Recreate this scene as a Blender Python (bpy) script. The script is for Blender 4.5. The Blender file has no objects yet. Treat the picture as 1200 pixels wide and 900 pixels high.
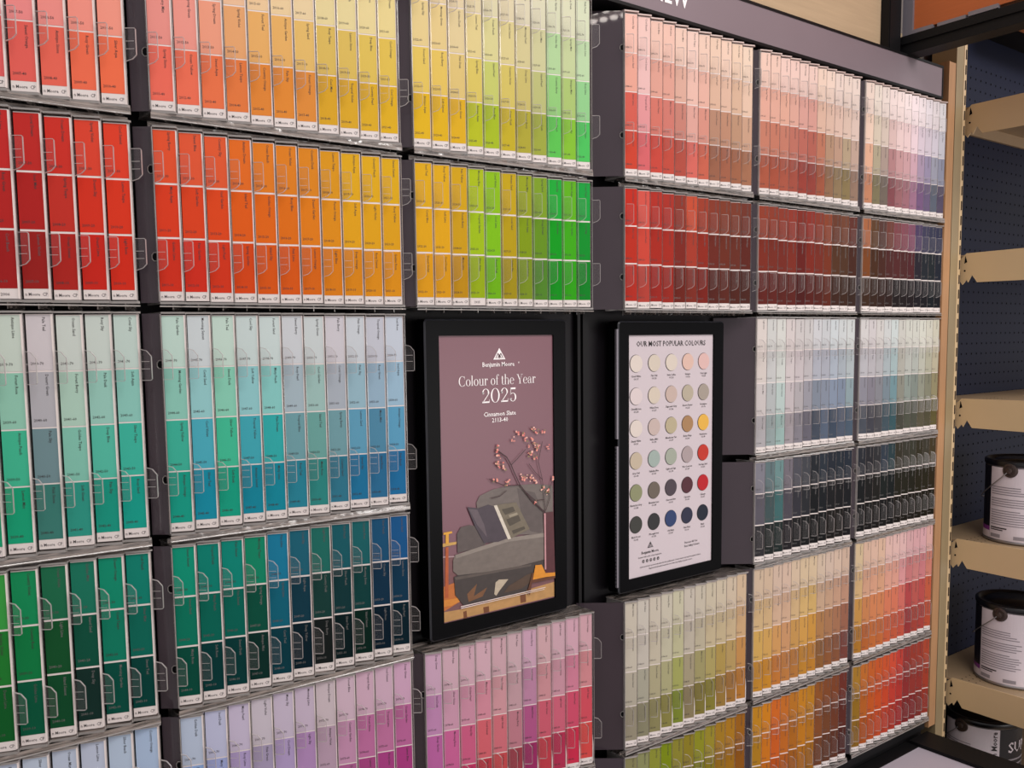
import bpy, math, random
from mathutils import Vector, Matrix
random.seed(7)
S = bpy.context.scene
COL = S.collection
E0 = 1.5                       # eye height above the floor; every height below is relative to the eye

# ------------------------------------------------------------------ camera
cam_d = bpy.data.cameras.new('camera'); cam = bpy.data.objects.new('camera', cam_d); COL.objects.link(cam)
S.camera = cam
cam_d.sensor_width = 36.0; cam_d.lens = 1031.76 / 1200 * 36.0; cam_d.shift_x = 0.01952; cam_d.shift_y = 0.03613; cam_d.clip_start = 0.02
yaw, pit, roll = 0.62965, 0.09024, -0.01413
Fv = Vector((math.sin(yaw)*math.cos(pit), math.cos(yaw)*math.cos(pit), -math.sin(pit)))
Rv = Vector((math.cos(yaw), -math.sin(yaw), 0)); Uv = Rv.cross(Fv)
R2 = Rv*math.cos(roll) + Uv*math.sin(roll); U2 = -Rv*math.sin(roll) + Uv*math.cos(roll)
M = Matrix(((R2.x, U2.x, -Fv.x, 0), (R2.y, U2.y, -Fv.y, -1.0), (R2.z, U2.z, -Fv.z, E0), (0, 0, 0, 1)))
cam.matrix_world = M

# ------------------------------------------------------------------ light
S.view_settings.view_transform = 'Standard'; S.view_settings.look = 'None'
S.view_settings.gamma = 1; S.view_settings.use_curve_mapping = False
S.view_settings.exposure = 0.0
S.cycles.transparent_max_bounces = 24
w = bpy.data.worlds.new('shop_air'); S.world = w; w.use_nodes = True
w.node_tree.nodes['Background'].inputs[0].default_value = (1.0, .95, .95, 1)
w.node_tree.nodes['Background'].inputs[1].default_value = 0.60
def area(name, loc, target, sx, sy, power, col=(1, .96, .93)):
    d = bpy.data.lights.new(name, 'AREA'); d.shape = 'RECTANGLE'; d.size = sx; d.size_y = sy; d.energy = power; d.color = col
    o = bpy.data.objects.new(name, d); COL.objects.link(o); o.location = loc
    o.rotation_euler = (Vector(target) - Vector(loc)).to_track_quat('-Z', 'Y').to_euler()
    return o
area('ceiling_panel_light', (0.75, -1.5, E0+1.6), (0.8, 0, E0-0.1), 1.4, .5, 28)
area('ceiling_panel_light', (2.3, -2.1, E0+1.35), (1.5, 0, E0-0.4), 1.6, .5, 34)
area('low_fill_light', (2.0, -2.3, E0-.35), (1.5, 0, E0-.6), 1.2, .8, 17)  # unseen fill, added to brighten the lower right racks

# ------------------------------------------------------------------ materials
def lin(h):
    c = [int(h[i:i+2], 16)/255 for i in (0, 2, 4)]
    return tuple(((x+.055)/1.055)**2.4 if x > .04045 else x/12.92 for x in c)
def P(name, hexc, rough=.5, spec=.5, metal=0.0, coat=0.0, bump=None, noise=None, emit=0):
    m = bpy.data.materials.new(name); m.use_nodes = True; nt = m.node_tree; b = nt.nodes['Principled BSDF']
    c = lin(hexc); b.inputs['Base Color'].default_value = (*c, 1); b.inputs['Roughness'].default_value = rough
    b.inputs['Specular IOR Level'].default_value = spec; b.inputs['Metallic'].default_value = metal
    b.inputs['Coat Weight'].default_value = coat; b.inputs['Coat Roughness'].default_value = .15
    if emit:
        b.inputs['Emission Color'].default_value = (*c, 1); b.inputs['Emission Strength'].default_value = emit
    if noise:        # (scale, amount, stretch)
        t = nt.nodes.new('ShaderNodeTexCoord'); mp = nt.nodes.new('ShaderNodeMapping'); n = nt.nodes.new('ShaderNodeTexNoise')
        mp.inputs['Scale'].default_value = noise[2]; n.inputs['Scale'].default_value = noise[0]; n.inputs['Detail'].default_value = 5
        cr = nt.nodes.new('ShaderNodeMix'); cr.data_type = 'RGBA'
        a = noise[1]
        cr.inputs[6].default_value = tuple(x*(1-a) for x in c)+(1,); cr.inputs[7].default_value = tuple(min(1, x*(1+a)) for x in c)+(1,)
        nt.links.new(t.outputs['Object'], mp.inputs[0]); nt.links.new(mp.outputs[0], n.inputs['Vector'])
        nt.links.new(n.outputs[0], cr.inputs[0]); nt.links.new(cr.outputs[2], b.inputs['Base Color'])
    if bump:
        t = nt.nodes.new('ShaderNodeTexCoord'); n = nt.nodes.new('ShaderNodeTexNoise'); n.inputs['Scale'].default_value = bump[0]
        bp = nt.nodes.new('ShaderNodeBump'); bp.inputs['Strength'].default_value = bump[1]; bp.inputs['Distance'].default_value = .001
        nt.links.new(t.outputs['Object'], n.inputs['Vector']); nt.links.new(n.outputs[0], bp.inputs['Height'])
        nt.links.new(bp.outputs[0], b.inputs['Normal'])
    return m
def clear(name, alpha, hexc, rough, gloss=1.0, bump=0, streaks=False):
    """clear plastic: mostly see-through, a fresnel gloss, a little milky body"""
    m = bpy.data.materials.new(name); m.use_nodes = True; nt = m.node_tree; nt.nodes.clear()
    out = nt.nodes.new('ShaderNodeOutputMaterial'); tr = nt.nodes.new('ShaderNodeBsdfTransparent')
    df = nt.nodes.new('ShaderNodeBsdfDiffuse'); gl = nt.nodes.new('ShaderNodeBsdfGlossy'); fr = nt.nodes.new('ShaderNodeFresnel')
    tl = nt.nodes.new('ShaderNodeBsdfTranslucent'); tl.inputs[0].default_value = (*lin(hexc), 1); m0 = nt.nodes.new('ShaderNodeMixShader'); m0.inputs[0].default_value = .45 if streaks else .2
    nt.links.new(df.outputs[0], m0.inputs[1]); nt.links.new(tl.outputs[0], m0.inputs[2])
    m1 = nt.nodes.new('ShaderNodeMixShader'); m2 = nt.nodes.new('ShaderNodeMixShader')
    mt = nt.nodes.new('ShaderNodeMath'); mt.operation = 'MULTIPLY'; mt.inputs[1].default_value = gloss
    tr.inputs[0].default_value = (.97, .965, .965, 1); df.inputs[0].default_value = (*lin(hexc), 1)
    gl.inputs['Roughness'].default_value = rough; fr.inputs[0].default_value = 1.49; m1.inputs[0].default_value = alpha
    nt.links.new(tr.outputs[0], m1.inputs[1]); nt.links.new(m0.outputs[0], m1.inputs[2])
    nt.links.new(fr.outputs[0], mt.inputs[0]); nt.links.new(mt.outputs[0], m2.inputs[0])
    nt.links.new(m1.outputs[0], m2.inputs[1]); nt.links.new(gl.outputs[0], m2.inputs[2]); nt.links.new(m2.outputs[0], out.inputs[0])
    if streaks:      # moulded plastic: uneven milkiness drawn out along the rack
        t = nt.nodes.new('ShaderNodeTexCoord'); mp = nt.nodes.new('ShaderNodeMapping'); mp.inputs['Scale'].default_value = (28, 160, 420)
        n = nt.nodes.new('ShaderNodeTexNoise'); n.inputs['Scale'].default_value = 1.0; n.inputs['Detail'].default_value = 3
        r_ = nt.nodes.new('ShaderNodeMapRange'); r_.inputs[1].default_value = .38; r_.inputs[2].default_value = .66
        r_.inputs[3].default_value = alpha*.35; r_.inputs[4].default_value = min(.95, alpha*2.0)
        nt.links.new(t.outputs['Object'], mp.inputs[0]); nt.links.new(mp.outputs[0], n.inputs['Vector']); nt.links.new(n.outputs[0], r_.inputs[0]); nt.links.new(r_.outputs[0], m1.inputs[0])
    if bump:
        t = nt.nodes.new('ShaderNodeTexCoord'); n = nt.nodes.new('ShaderNodeTexNoise'); n.inputs['Scale'].default_value = 45
        bp = nt.nodes.new('ShaderNodeBump'); bp.inputs['Strength'].default_value = bump; bp.inputs['Distance'].default_value = .004
        nt.links.new(t.outputs['Object'], n.inputs['Vector']); nt.links.new(n.outputs[0], bp.inputs['Height'])
        nt.links.new(bp.outputs[0], gl.inputs['Normal'])
    return m
paint = bpy.data.materials.new('swatch_paint'); paint.use_nodes = True      # colour comes from each swatch object
_b = paint.node_tree.nodes['Principled BSDF']; _oi = paint.node_tree.nodes.new('ShaderNodeObjectInfo')
paint.node_tree.links.new(_oi.outputs['Color'], _b.inputs['Base Color']); _b.inputs['Roughness'].default_value = .42
_b.inputs['Specular IOR Level'].default_value = .07
MT = dict(
 paper=P('white_card', 'D6CBC8', .55, .3), ink=P('black_ink', '2A2426', .6), pale_ink=P('grey_ink', '625F5E', .6),
 mid_ink=P('charcoal_ink', '4A4446', .6), label_paper=P('label_card', 'D2C8C5', .5, .3),
 panel=P('dark_mauve_panel', '3D343A', .025, .40, noise=(9, .12, (1, 1, 1))), hole=P('dark_hole', '08080A', .8, .1),
 backing=P('black_backing', '120F13', .5, .2), frame=P('black_frame', '050507', .35, .06), bevel=P('dark_grey_edge', '2C2D33', .35),
 clear=clear('clear_acrylic', .05, 'C8C0C0', .06, .6), edge=clear('acrylic_edge', .40, 'DCD4D0', .15, 1.4),
 shelf=clear('acrylic_shelf', .42, 'BCAEA6', .14, 1.8, .6, True), tab=clear('acrylic_tab', .018, 'D0C8C8', .18, .28),
 tab_edge=clear('acrylic_tab_edge', .48, 'DCD4D2', .15, 1.2),
 header=P('header_mauve', '786A70', .45, .3, noise=(5, .10, (1, 1, 1))), black=P('black_paint', '0C0B0D', .5, .2), lit_top=P('lit_top_plastic', 'B8A29C', .4, .4), white=P('white_letter', 'F0E8E8', .5),
 wood=P('light_oak', 'AC9478', .55, .3, noise=(6, .16, (1.5, 4, 26))), strip=P('oak_strip', 'A57C58', .5, .3, noise=(10, .18, (9, 9, 1.2))),
 orange=P('cherry_veneer', 'A6562C', .4, .4, noise=(6, .14, (2, 2, 30))), orange_w=P('raw_orange_wood', 'B06E40', .5),
 greyf=P('grey_aluminium', '77727A', .35, .5, .3), olive=P('beige_post', '8E7C5E', .45, .4, noise=(14, .10, (4, 4, 1))),
 beige=P('beige_enamel', 'C6AA82', .42, .4, noise=(7, .07, (1, 1, 1))), beige_hi=P('beige_lit_edge', 'C8AC84', .4), deck=P('beige_deck', '9C8468', .45, .4, noise=(20, .08, (1, 1, 1))),
 navy=P('navy_pegboard', '181D33', .55, .2, noise=(4, .10, (1, 1, 1))), tin=P('tin', '9A9698', .28, .5, .8), lid=P('black_lid', '0C0B10', .3, .5),
 canw=P('white_can_label', 'CFC4CA', .4, .4), cand=P('black_can_label', '14121A', .4), canp=P('purple_band', '7A2E80', .4), cgrey=P('label_print_grey', '8A8288', .6),
 ear=P('bronze_ear', '4A3E3A', .3, .5, .5), desk=P('pale_laminate', 'A49CA6', .42, .3), floor=P('grey_vinyl_floor', '8A8078', .4, noise=(3, .1, (1, 1, 1))),
 wall=P('grey_wall_paint', '6A625E', .7), mauve=P('poster_mauve', '75515A', .35, .3, noise=(2.2, .10, (1, 1, 1))), sheet=P('poster_white', 'BDB1B6', .4, .3),
)
def tint(h):          # measured print colour to pigment: a touch greyer and darker than it photographs
    c = lin(h); g = .3*c[0] + .6*c[1] + .1*c[2]
    k = .87
    return ((c[0]*.97 + g*.03)*k, (c[1]*.97 + g*.03)*k, (c[2]*.97 + g*.03)*k*(1 - .08*(max(c) - min(c))/max(c)))
def cmat(h, _c={}):
    if h not in _c: _c[h] = P('print_' + str(len(_c)), h, .45, .3)
    return _c[h]
def pmat(h, _c={}):      # printed photograph: mottled fabric and wood tones
    if h not in _c: _c[h] = P('picture_' + str(len(_c)), h, .4, .3, noise=(90, .22, (1, 1, 1.6)))
    return _c[h]

# ------------------------------------------------------------------ mesh builder (coordinates: X along the display, Y into the wall, Z from the eye)
class MB:
    def __init__(s): s.v = []; s.f = []; s.m = []
    def poly(s, pts, m=0):
        n = len(s.v); s.v += [tuple(p) for p in pts]; s.f.append(tuple(range(n, n+len(pts)))); s.m.append(m)
    def box(s, x0, x1, y0, y1, z0, z1, m=0):
        n = len(s.v)
        s.v += [(x, y, z) for x in (x0, x1) for y in (y0, y1) for z in (z0, z1)]
        for q in ((0,1,3,2), (4,6,7,5), (0,4,5,1), (2,3,7,6), (0,2,6,4), (1,5,7,3)):
            s.f.append(tuple(n+i for i in q)); s.m.append(m)
    def prism(s, pts, z0, z1, m=0, me=None):        # plan outline (x, y) raised from z0 to z1
        n = len(s.v); k = len(pts); me = m if me is None else me
        s.v += [(x, y, z0) for x, y in pts] + [(x, y, z1) for x, y in pts]
        s.f += [tuple(range(n+k-1, n-1, -1)), tuple(range(n+k, n+2*k))]; s.m += [m, m]
        for i in range(k):
            j = (i+1) % k; s.f.append((n+i, n+j, n+k+j, n+k+i)); s.m.append(me)
    def slab(s, pts, a, b, axis, m=0, me=None):     # outline in (x,z) swept along y, or in (y,z) swept along x
        n = len(s.v); k = len(pts); me = m if me is None else me
        mk = (lambda p, t: (p[0], t, p[1])) if axis == 'y' else (lambda p, t: (t, p[0], p[1]))
        s.v += [mk(p, a) for p in pts] + [mk(p, b) for p in pts]
        s.f += [tuple(range(n, n+k)), tuple(range(n+2*k-1, n+k-1, -1))]; s.m += [m, m]
        for i in range(k):
            j = (i+1) % k; s.f.append((n+i, n+k+i, n+k+j, n+j)); s.m.append(me)
    def obox(s, o, u, v, n_, a, b, c, m=0):         # oriented box from corner o
        o, u, v, n_ = map(Vector, (o, u, v, n_)); n = len(s.v)
        s.v += [tuple(o + u*i*a + v*j*b + n_*k*c) for i in (0, 1) for j in (0, 1) for k in (0, 1)]
        for q in ((0,1,3,2), (4,6,7,5), (0,4,5,1), (2,3,7,6), (0,2,6,4), (1,5,7,3)):
            s.f.append(tuple(n+i for i in q)); s.m.append(m)
    def tube(s, path, r, m=0, k=8, caps=True):
        path = [Vector(p) for p in path]; n = len(s.v)
        for i, p in enumerate(path):
            d = (path[min(i+1, len(path)-1)] - path[max(i-1, 0)]).normalized()
            a = d.orthogonal().normalized() if abs(d.z) > .99 else d.cross(Vector((0, 0, 1))).normalized(); b = d.cross(a)
            s.v += [tuple(p + a*math.cos(t*2*math.pi/k)*r + b*math.sin(t*2*math.pi/k)*r) for t in range(k)]
        for i in range(len(path)-1):
            for t in range(k):
                s.f.append((n+i*k+t, n+i*k+(t+1) % k, n+(i+1)*k+(t+1) % k, n+(i+1)*k+t)); s.m.append(m)
        if caps:
            s.f += [tuple(range(n+k-1, n-1, -1)), tuple(range(n+(len(path)-1)*k, n+len(path)*k))]; s.m += [m, m]
    def lathe(s, cx, cy, prof, m=0, k=48, z=0, axis=None):   # profile (r, z) about a vertical axis
        n = len(s.v)
        for r, zz in prof: s.v += [(cx + r*math.cos(t*2*math.pi/k), cy + r*math.sin(t*2*math.pi/k), zz+z) for t in range(k)]
        for i in range(len(prof)-1):
            for t in range(k):
                s.f.append((n+i*k+t, n+i*k+(t+1) % k, n+(i+1)*k+(t+1) % k, n+(i+1)*k+t)); s.m.append(m)
    def disc(s, o, u, v, r, m=0, k=24, ry=None):
        o, u, v = map(Vector, (o, u, v)); ry = ry or r
        s.poly([o + u*math.cos(2*math.pi*i/k)*r + v*math.sin(2*math.pi*i/k)*ry for i in range(k)], m)
    def text(s, txt, o, u, v, size, m=0, align='L', squeeze=1.0):
        o, u, v = map(Vector, (o, u, v)); wd = sum(glyph(c)[2] for c in txt)*size*squeeze
        x = {'L': 0, 'C': -wd/2, 'R': -wd}[align]
        for c in txt:
            gv, gf, adv = glyph(c); n = len(s.v)
            s.v += [tuple(o + u*(x + a*size*squeeze) + v*(b*size)) for a, b in gv]
            s.f += [tuple(n+i for i in q) for q in gf]; s.m += [m]*len(gf); x += adv*size*squeeze
    def build(s, name, mats, parent=None, org=None, smooth=False):
        me = bpy.data.meshes.new(name); o_ = Vector(org if org is not None else (root_org(parent) if parent else (0, 0, -E0)))
        me.from_pydata([(x-o_.x, y-o_.y, z-o_.z) for x, y, z in s.v], [], s.f)
        for q in mats: me.materials.append(q)
        me.polygons.foreach_set('material_index', s.m)
        if smooth: me.polygons.foreach_set('use_smooth', [True]*len(s.f))
        me.update()
        ob = bpy.data.objects.new(name, me); COL.objects.link(ob)
        if parent: ob.parent = parent
        else: ob.location = (o_.x, o_.y, o_.z + E0)
        return ob
def root_org(o):
    while o.parent: o = o.parent
    return (o.location.x, o.location.y, o.location.z - E0)
_G = {}
def glyph(c):
    if c in _G: return _G[c]
    def mesh_of(t):
        cu = bpy.data.curves.new('g', 'FONT'); cu.body = t; cu.size = 1; cu.resolution_u = 1; cu.offset = .012
        ob = bpy.data.objects.new('g', cu); COL.objects.link(ob); bpy.context.view_layer.update()
        me = ob.evaluated_get(bpy.context.evaluated_depsgraph_get()).to_mesh()
        vs = [(q.co.x, q.co.y) for q in me.vertices]; fs = [tuple(p.vertices) for p in me.polygons]
        ob.to_mesh_clear(); bpy.data.objects.remove(ob); bpy.data.curves.remove(cu); return vs, fs
    vs, fs = mesh_of(c) if c != ' ' else ([], [])
    a = max(x for x, _ in mesh_of(c + 'I')[0]) - max(x for x, _ in mesh_of('I')[0])
    _G[c] = (vs, fs, a); return _G[c]
def thing(name, loc, label, cat, group=None):
    o = bpy.data.objects.new(name, None); COL.objects.link(o); o.empty_display_size = .02
    o.location = (loc[0], loc[1], loc[2] + E0); return tag(o, label, cat, group)
def tag(o, label, cat, group=None):
    o['label'] = label; o['category'] = cat
    if group: o['group'] = group
    return o
def structure(o): o['kind'] = 'structure'; return o
def child(proto, parent, loc, name=None):
    c = proto.copy(); c.parent = parent; c.location = loc; COL.objects.link(c); return c

# ------------------------------------------------------------------ the room
m = MB(); m.box(-1.6, 3.6, -3.2, .16, -E0-.02, -E0); structure(m.build('floor', [MT['floor']]))
m = MB(); m.box(-1.6, 3.6, .10, .16, -E0, 1.5); structure(m.build('wall_back', [MT['wall']]))

# ------------------------------------------------------------------ display cabinet: black carcass that carries the racks
t = thing('display_cabinet', (0.8, .06, -E0), 'black display cabinet behind all the colour racks and both framed posters', 'display cabinet')
m = MB(); m.box(-.35, 1.953, .058, .075, -.90, .500); m.build('back_board', [MT['backing']], t)
m = MB(); m.box(.933, .939, .048, .058, -.43, .045); m.box(.948, .960, .052, .058, -.43, .045); m.build('seam_moulding', [MT['black']], t)
t = thing('display_plinth', (0.8, .03, -E0), 'black plinth below the lowest colour racks', 'display plinth')
m = MB(); m.box(-.35, 1.953, .002, .057, -.905, -.889); m.build('bottom_rail', [MT['black']], t)
m = MB(); m.box(-.35, 1.953, .010, .075, -E0, -.905); m.build('plinth', [MT['black']], t)

# ------------------------------------------------------------------ colour strips
PITCH = .02811
BAYX = {1: None, 2: .2832, 3: .6135, 4: .9940, 5: 1.3248, 6: 1.6558}
BAYX[1] = BAYX[2] - .0283 - PITCH*10.78
ROWS = {1: (.2549, 4), 2: (.0494, 3), 3: (-.2100, 4), 4: (-.4130, 3), 5: (-.6714, 4), 6: (-.8758, 3)}
SH, LH = .0584, .0102      # height of one colour, and of the white label below them
TABS = {1: (.4298, .299), 2: (.1755, .0815), 3: (-.0366, -.1659), 4: (-.2908, -.3849), 5: (-.499, -.629), 6: (-.7527, -.8468)}
C = {}
def sw(r, b, *rows):        # one string per swatch height, top first; eleven colours (six in the left bay)
    C[r, b] = [q.split() for q in rows]
sw(1,1,'F0C0C0 EFC0BE EFC2BE F0C4BC F0C4BA F0C6B8','ECA6A4 ECA6A3 EDA6A0 EDA89E EEAC9E EEAEA0','E4858C E68689 E8888A E98C88 EC8F84 EC9384','DA585E DC5A5E E05E58 E46456 EA6A4E EC6C4A')
sw(1,2,'EEC6BC EEC6BC EEC8BC ECCCB4 E8D0B4 E6D2B4 E4D2B4 E2D4B4 E2D6B4 E0D6B2 E0D6B0','E8AAA2 E8ABA0 E8AE9C E4B898 E4C29A E2C69C E0C8A0 DCCB98 DCCC98 DECC96 DECB8E','E38E88 E6938A E69880 DFA06E E0A864 DFAA62 DCB468 D2B25A D3B45A D6B856 D8B84E','E8695A E86C54 E47048 DE763E DB8232 DC8630 D98838 D3A01E D4A320 D6A81C D8AA14')
sw(1,3,'D8C49C D8C49E D8C6A4 D6C8A4 D2CAA8 D4C8A8 D2CAB0 D0CCB2 CCCEB2 D0D0B4 CCD2B6','DCC58C DBC288 D8C497 D8C68C D0C990 D2C48C CBC090 C5C296 AACB98 BCC898 B4CFA6','DCBE5C DCBC5C D6BC78 D2BE60 BEC46A CCBA62 C2B46C B4B678 8CC478 A4BE70 8CC68A','DCB010 DAAE0E D8AA14 B2BA18 A2B81C BEAA22 AAA235 9AA440 58BE50 80BC30 48BE5C')
sw(1,4,'E6B5AA E3BDB8 E0B8AC E3B8AC E2BFB2 E4C2B8 E2C0B2 E0C0AE E4C4B4 E2C4B0 E4CAB8','DF9E90 E0B4B4 D59A8E D69A8E D3A497 E0B4AA DCAA9E D3AC98 D6B09E D0AC96 DCBBA8','CC5A50 D99096 CC7066 C8746C C07C72 D59E96 CF8C80 B0836F B6856F B58C74 C39A84','C8402E D0626A C4453C BD4A3E AE4C42 D0655E C4604E 96604C 9E5F4A 9C624A A06C54')
sw(1,5,'E6C2B6 E4C0B4 E6C4BC E6C4BC E4C4BC E4C4BC E6CABC E8CEC2 E4CEC6 E4CFC6 E6D2CA','DBA496 D9A496 D9A494 D6A296 D29C94 D09890 D6B0A0 D6B4A6 D8B8AC D6BAAE D6BDB4','C07A68 BE7664 BE7868 B86E62 B4665C AE6056 B8745F AE8A74 B69280 AE9880 B89C90','A85642 A4503E A65444 A04E42 963F38 90403A 9C5440 8C6850 8A7458 847250 8E7264')
sw(1,6,'E8D2C8 E4D6CC E4D4CE E6D2D0 E6D2D0 E6D4D4 E6D4D8 E4D6DA E0D6DC E0D6DA DCD8DC','E2C4B4 CBBCAC C8B6AC CCAEAC D8BCBC D8BCBE D8C0C8 C8B8C4 C4B8C4 C6BECA BEBCC6','D6A48C A69A84 A08C84 A6787C B88C90 BC9298 BE98A6 9C88A0 8E84A0 9494A4 8A8CA0','B87C60 776E54 6C6058 7C464E 905F66 946470 946A84 70547A 665878 5A6070 554C64')
sw(2,1,'BE2C2E C22A2A BE2A28 CC3028 DA4230 DE3E28','B02426 B22424 AE2222 C03028 D2301E D8341C','9C1E22 9E1E20 98201F AC2420 C6241A D02A18')
sw(2,2,'E0502E DE5636 DE5832 E06A1E DE7A1C DC7E1A DA8418 D89410 DCA60A DCA80A DAA808','D83A1C D8401C DA4518 DC5A10 DC640C DA6C0C DC7A0C DA8A08 DC9E06 DA9E06 D89C08','CE2E1A CE2C1C D03418 D24410 D4540C D4560C D4640A D67A06 D68406 D88A06 D88C06')
sw(2,3,'DCA808 DCA808 CFA208 A8BC0C 8ABC10 C0A20C 93A01E 7C9E26 18A838 5CB016 10A040','DCA206 DCA206 C89A08 9CBC08 7CBC0A B49A08 7E980E 64901E 069A1C 3CA80E 068E2C','DA9806 D69606 BC8A0A 94AC08 6CB008 A08E10 789020 50842A 069018 2CA00C 048224')
sw(2,4,'C02A1E D0524A B02E26 A83028 8C342A C24C34 9C3C2C 86382A 7E3A2A 7A3A2C 70342A','B82C1E C84438 A6281E A42A20 7C2620 A4382A 8E281C 6A2820 6A2C20 662C22 5C241E','B02A20 B03E36 98241E 96261E 6A2018 7C2A20 781E16 54201A 5A241C 4E2019 48201A')
sw(2,5,'8E3C2C 8A3A2C 8A382C 8E362C 7E2C24 8A3028 84382C 86402C 66382A 6E4030 5E302A','7A2A1E 742A20 722820 7A2A20 641C1A 7A261C 742A20 74301E 503020 4C3022 44241C','5E1E1A 5C1E1A 581E1A 5A1E1A 4A1414 541A16 521E18 5A2418 3C2018 3A2218 34201A')
sw(2,6,'A06040 5A3C28 523632 6A3A34 764048 7C4654 7A4A62 4A3C5E 3C3A54 36384E 32344C','744020 44281A 44241E 4A2424 4E2426 4A2426 4C2228 26222C 22262E 20262C 202430','3A2418 342018 301C18 2C1A18 1E1618 1E1618 1E161A 1A161C 18161C 161A20 18181E')
sw(3,1,'C4D0C6 C4D0C6 CCC4C8 C8D0CA C6D0CA BED0CA','8CC4B0 8EC4B2 B0AEB4 AACABC 94C6BC 88C4BC','38B490 3CB494 6E8A92 7EBFB0 50B8A6 38B2A2','0C9E74 0C9E78 3A7A74 2A9488 109484 0A9C90')
sw(3,2,'BBD4CB C8D0D4 BFD6CC C4D2D2 C6D4D4 C8CCD2 C6CED0 CAC6CE C6CCD4 C0C2CE C2CAD8','88C4B8 90C6CC 84CAB6 8CC4CC 84C6C6 A2B4C0 9ABCBA A6AEBA 92B4C6 92AEC6 98B8D2','38AE9C 46A8C0 3CB898 3CA4B8 2CA8AE 6C9CA8 68A09E 6E9AA6 5C9ABC 4E86A8 5A9CC4','0A9A8A 0C8AA8 0A9C84 0C84A0 0A86A0 24809A 2A8484 2E7490 1C70A0 2A6A98 1E6CA4')
sw(3,5,'D2C8C4 C6C6C4 CCCCC8 CCC2C2 C4BEBE C2BEBE C4C4C8 BEC0C4 C2C8CC C2C6C8 C4C8C8','CCC2BE BEBEBE C4C8C4 C6BCBE BEB4B8 B4AEB2 A6A8B4 A2A4B0 A2AAB8 9EA6B0 A6AFB4','C2BABA ACB0B2 B0C0BE BAB0B4 A8A2A6 92909A 7A8292 7E8698 7E8AA0 78849A 84969E','A8A4A8 8E9C9E 92AEAC 9A9298 7E7A84 625F6C 3E4656 525E74 3A465A 4A5468 46566A')
sw(3,6,'C8C4C4 C4BEC0 C6C2C0 C2C4C4 C0C8C8 C0BEB8 C4C4BC C4C4BC CACAC0 C6C4B8 C4C0B0','B0AEB4 AEAAB0 AAA8AC A0AAB0 9CAEB2 A6A49C AEB0AA A8ACA6 B4B4A8 ACAA98 B6AE98','84828E 7C7884 7E7E86 72808C 6C8A94 84847A 86908A 7C857F 8C8E80 80806E 8E8668','454A56 3E3E48 44444A 3E4E5A 34525C 42423A 4C4F44 4A4C42 555040 4E4A38 5C5432')
sw(4,1,'369A44 0C8A58 1C6A4C 187460 068A70 067F72','1E7A30 067A44 12502C 0C5040 067A64 06665A','0E5A28 04563E 0E4A2C 14302C 044C42 03403C')
sw(4,2,'009078 007F74 00857A 0A8568 1478A0 1C6078 1E6A64 185A68 1A6068 1A5078 1A5690','00735F 006458 006258 064E40 0C607A 10384A 163C3A 10363C 0E3E40 10304A 103652','034A3E 03383A 03383A 082E2A 063A48 08202C 161C1C 061C20 04241E 061C2C 06202C')
sw(4,5,'7A7884 5C7076 66878A 6E6872 4A4A54 3E4048 1C2028 242C38 1E2430 1E2632 1E2634','58545F 3E5054 3C6468 4A4650 302F38 25262C 0E1014 12161C 141418 121216 101218','302E32 1E2424 1C2828 201D22 18171A 131415 0A0A0C 0C0E10 14100F 14100F 0E0C10')
sw(4,6,'22252E 222228 2A2A2E 2C3644 243840 302C22 34322A 34342A 2E2A1C 38342A 3E3420','0E1014 141314 181614 141A1A 101618 1C1A10 1E1C12 1C1A10 201C0E 221E10 261F10','0A0A0C 100E0E 14100F 0E0E10 0A0A0C 14100C 16120C 18140E 16120A 18140A 1A160C')
sw(5,1,'B6C0D6 B8C4D8 B8C2D8 BAC2D8 B2C2DA A8BCDC','90A4CC 8EA4D0 90A0D0 98A4D0 8CA8D4 84A8D8','6484C0 6080C4 6480C4 7088C4 5C88C8 5084CC','3058A4 2C54A8 3054A4 3C60A8 2C5CAC 2058B0')
sw(5,2,'B4C0D8 BABCDA C4B8D2 C6BCC8 C4B6CC C4B2C8 C8B8C0 CCB0C2 CCA8BE CCAAC0 CCA2C0','8AA8DC 9CA6D8 AE9CCC A498B8 AE9AC8 AE88BC B498AE C08CB0 BA6CA0 BC70A0 B8649C','5C88D0 6C80CC 9074BC 7C6CA0 8868B8 9458A8 966E90 AC5E96 A44484 A84088 A83C84','2A58B0 3A50A8 5C3CA0 544080 5438A0 6C3090 6C4070 88347C 8C2870 90206C 902068')
sw(5,3,'C9A3BE CDA8B8 CDA6B6 D0A9B8 CBA4B0 C8A8B2 C8A0B8 CCA4AC CAA4B2 CEA2B4 CCA0AC','BD86B5 C996B0 C98CA6 D0899E CC949F BE98A2 B882A4 C78C96 C590A2 CB7C98 CB858E','B862A4 C7629A C95C86 D0616F CC6C7B B87888 AC5488 C65A70 C8607A CA4C6C CC4C5E','A83C90 B83C80 C03468 B83848 C44A52 9A3C4C 9A2E66 BC3C4C B03054 C82C4E D04848')
sw(5,4,'C4BAAC C4BCB2 C4BAAC C4BCAC C2BCA4 C2B8AC C2B8A8 C4B8A4 C6B8A4 C8B6A2 CAB096','BFB6A8 BEB6AC BEB4A2 BCB6A0 B8B492 B8AEA0 B6AC96 BEAE90 BEAC8C C2AC8C C6A27C','ADA596 A4A090 A8A082 A6A27C 9EA05E A0957C 9C9468 A89A62 AA9050 B09460 BC8850','938B78 86826A 88825A 868046 788430 877A5C 7C7238 827A34 94743A 9C6E36 B07430')
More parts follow.
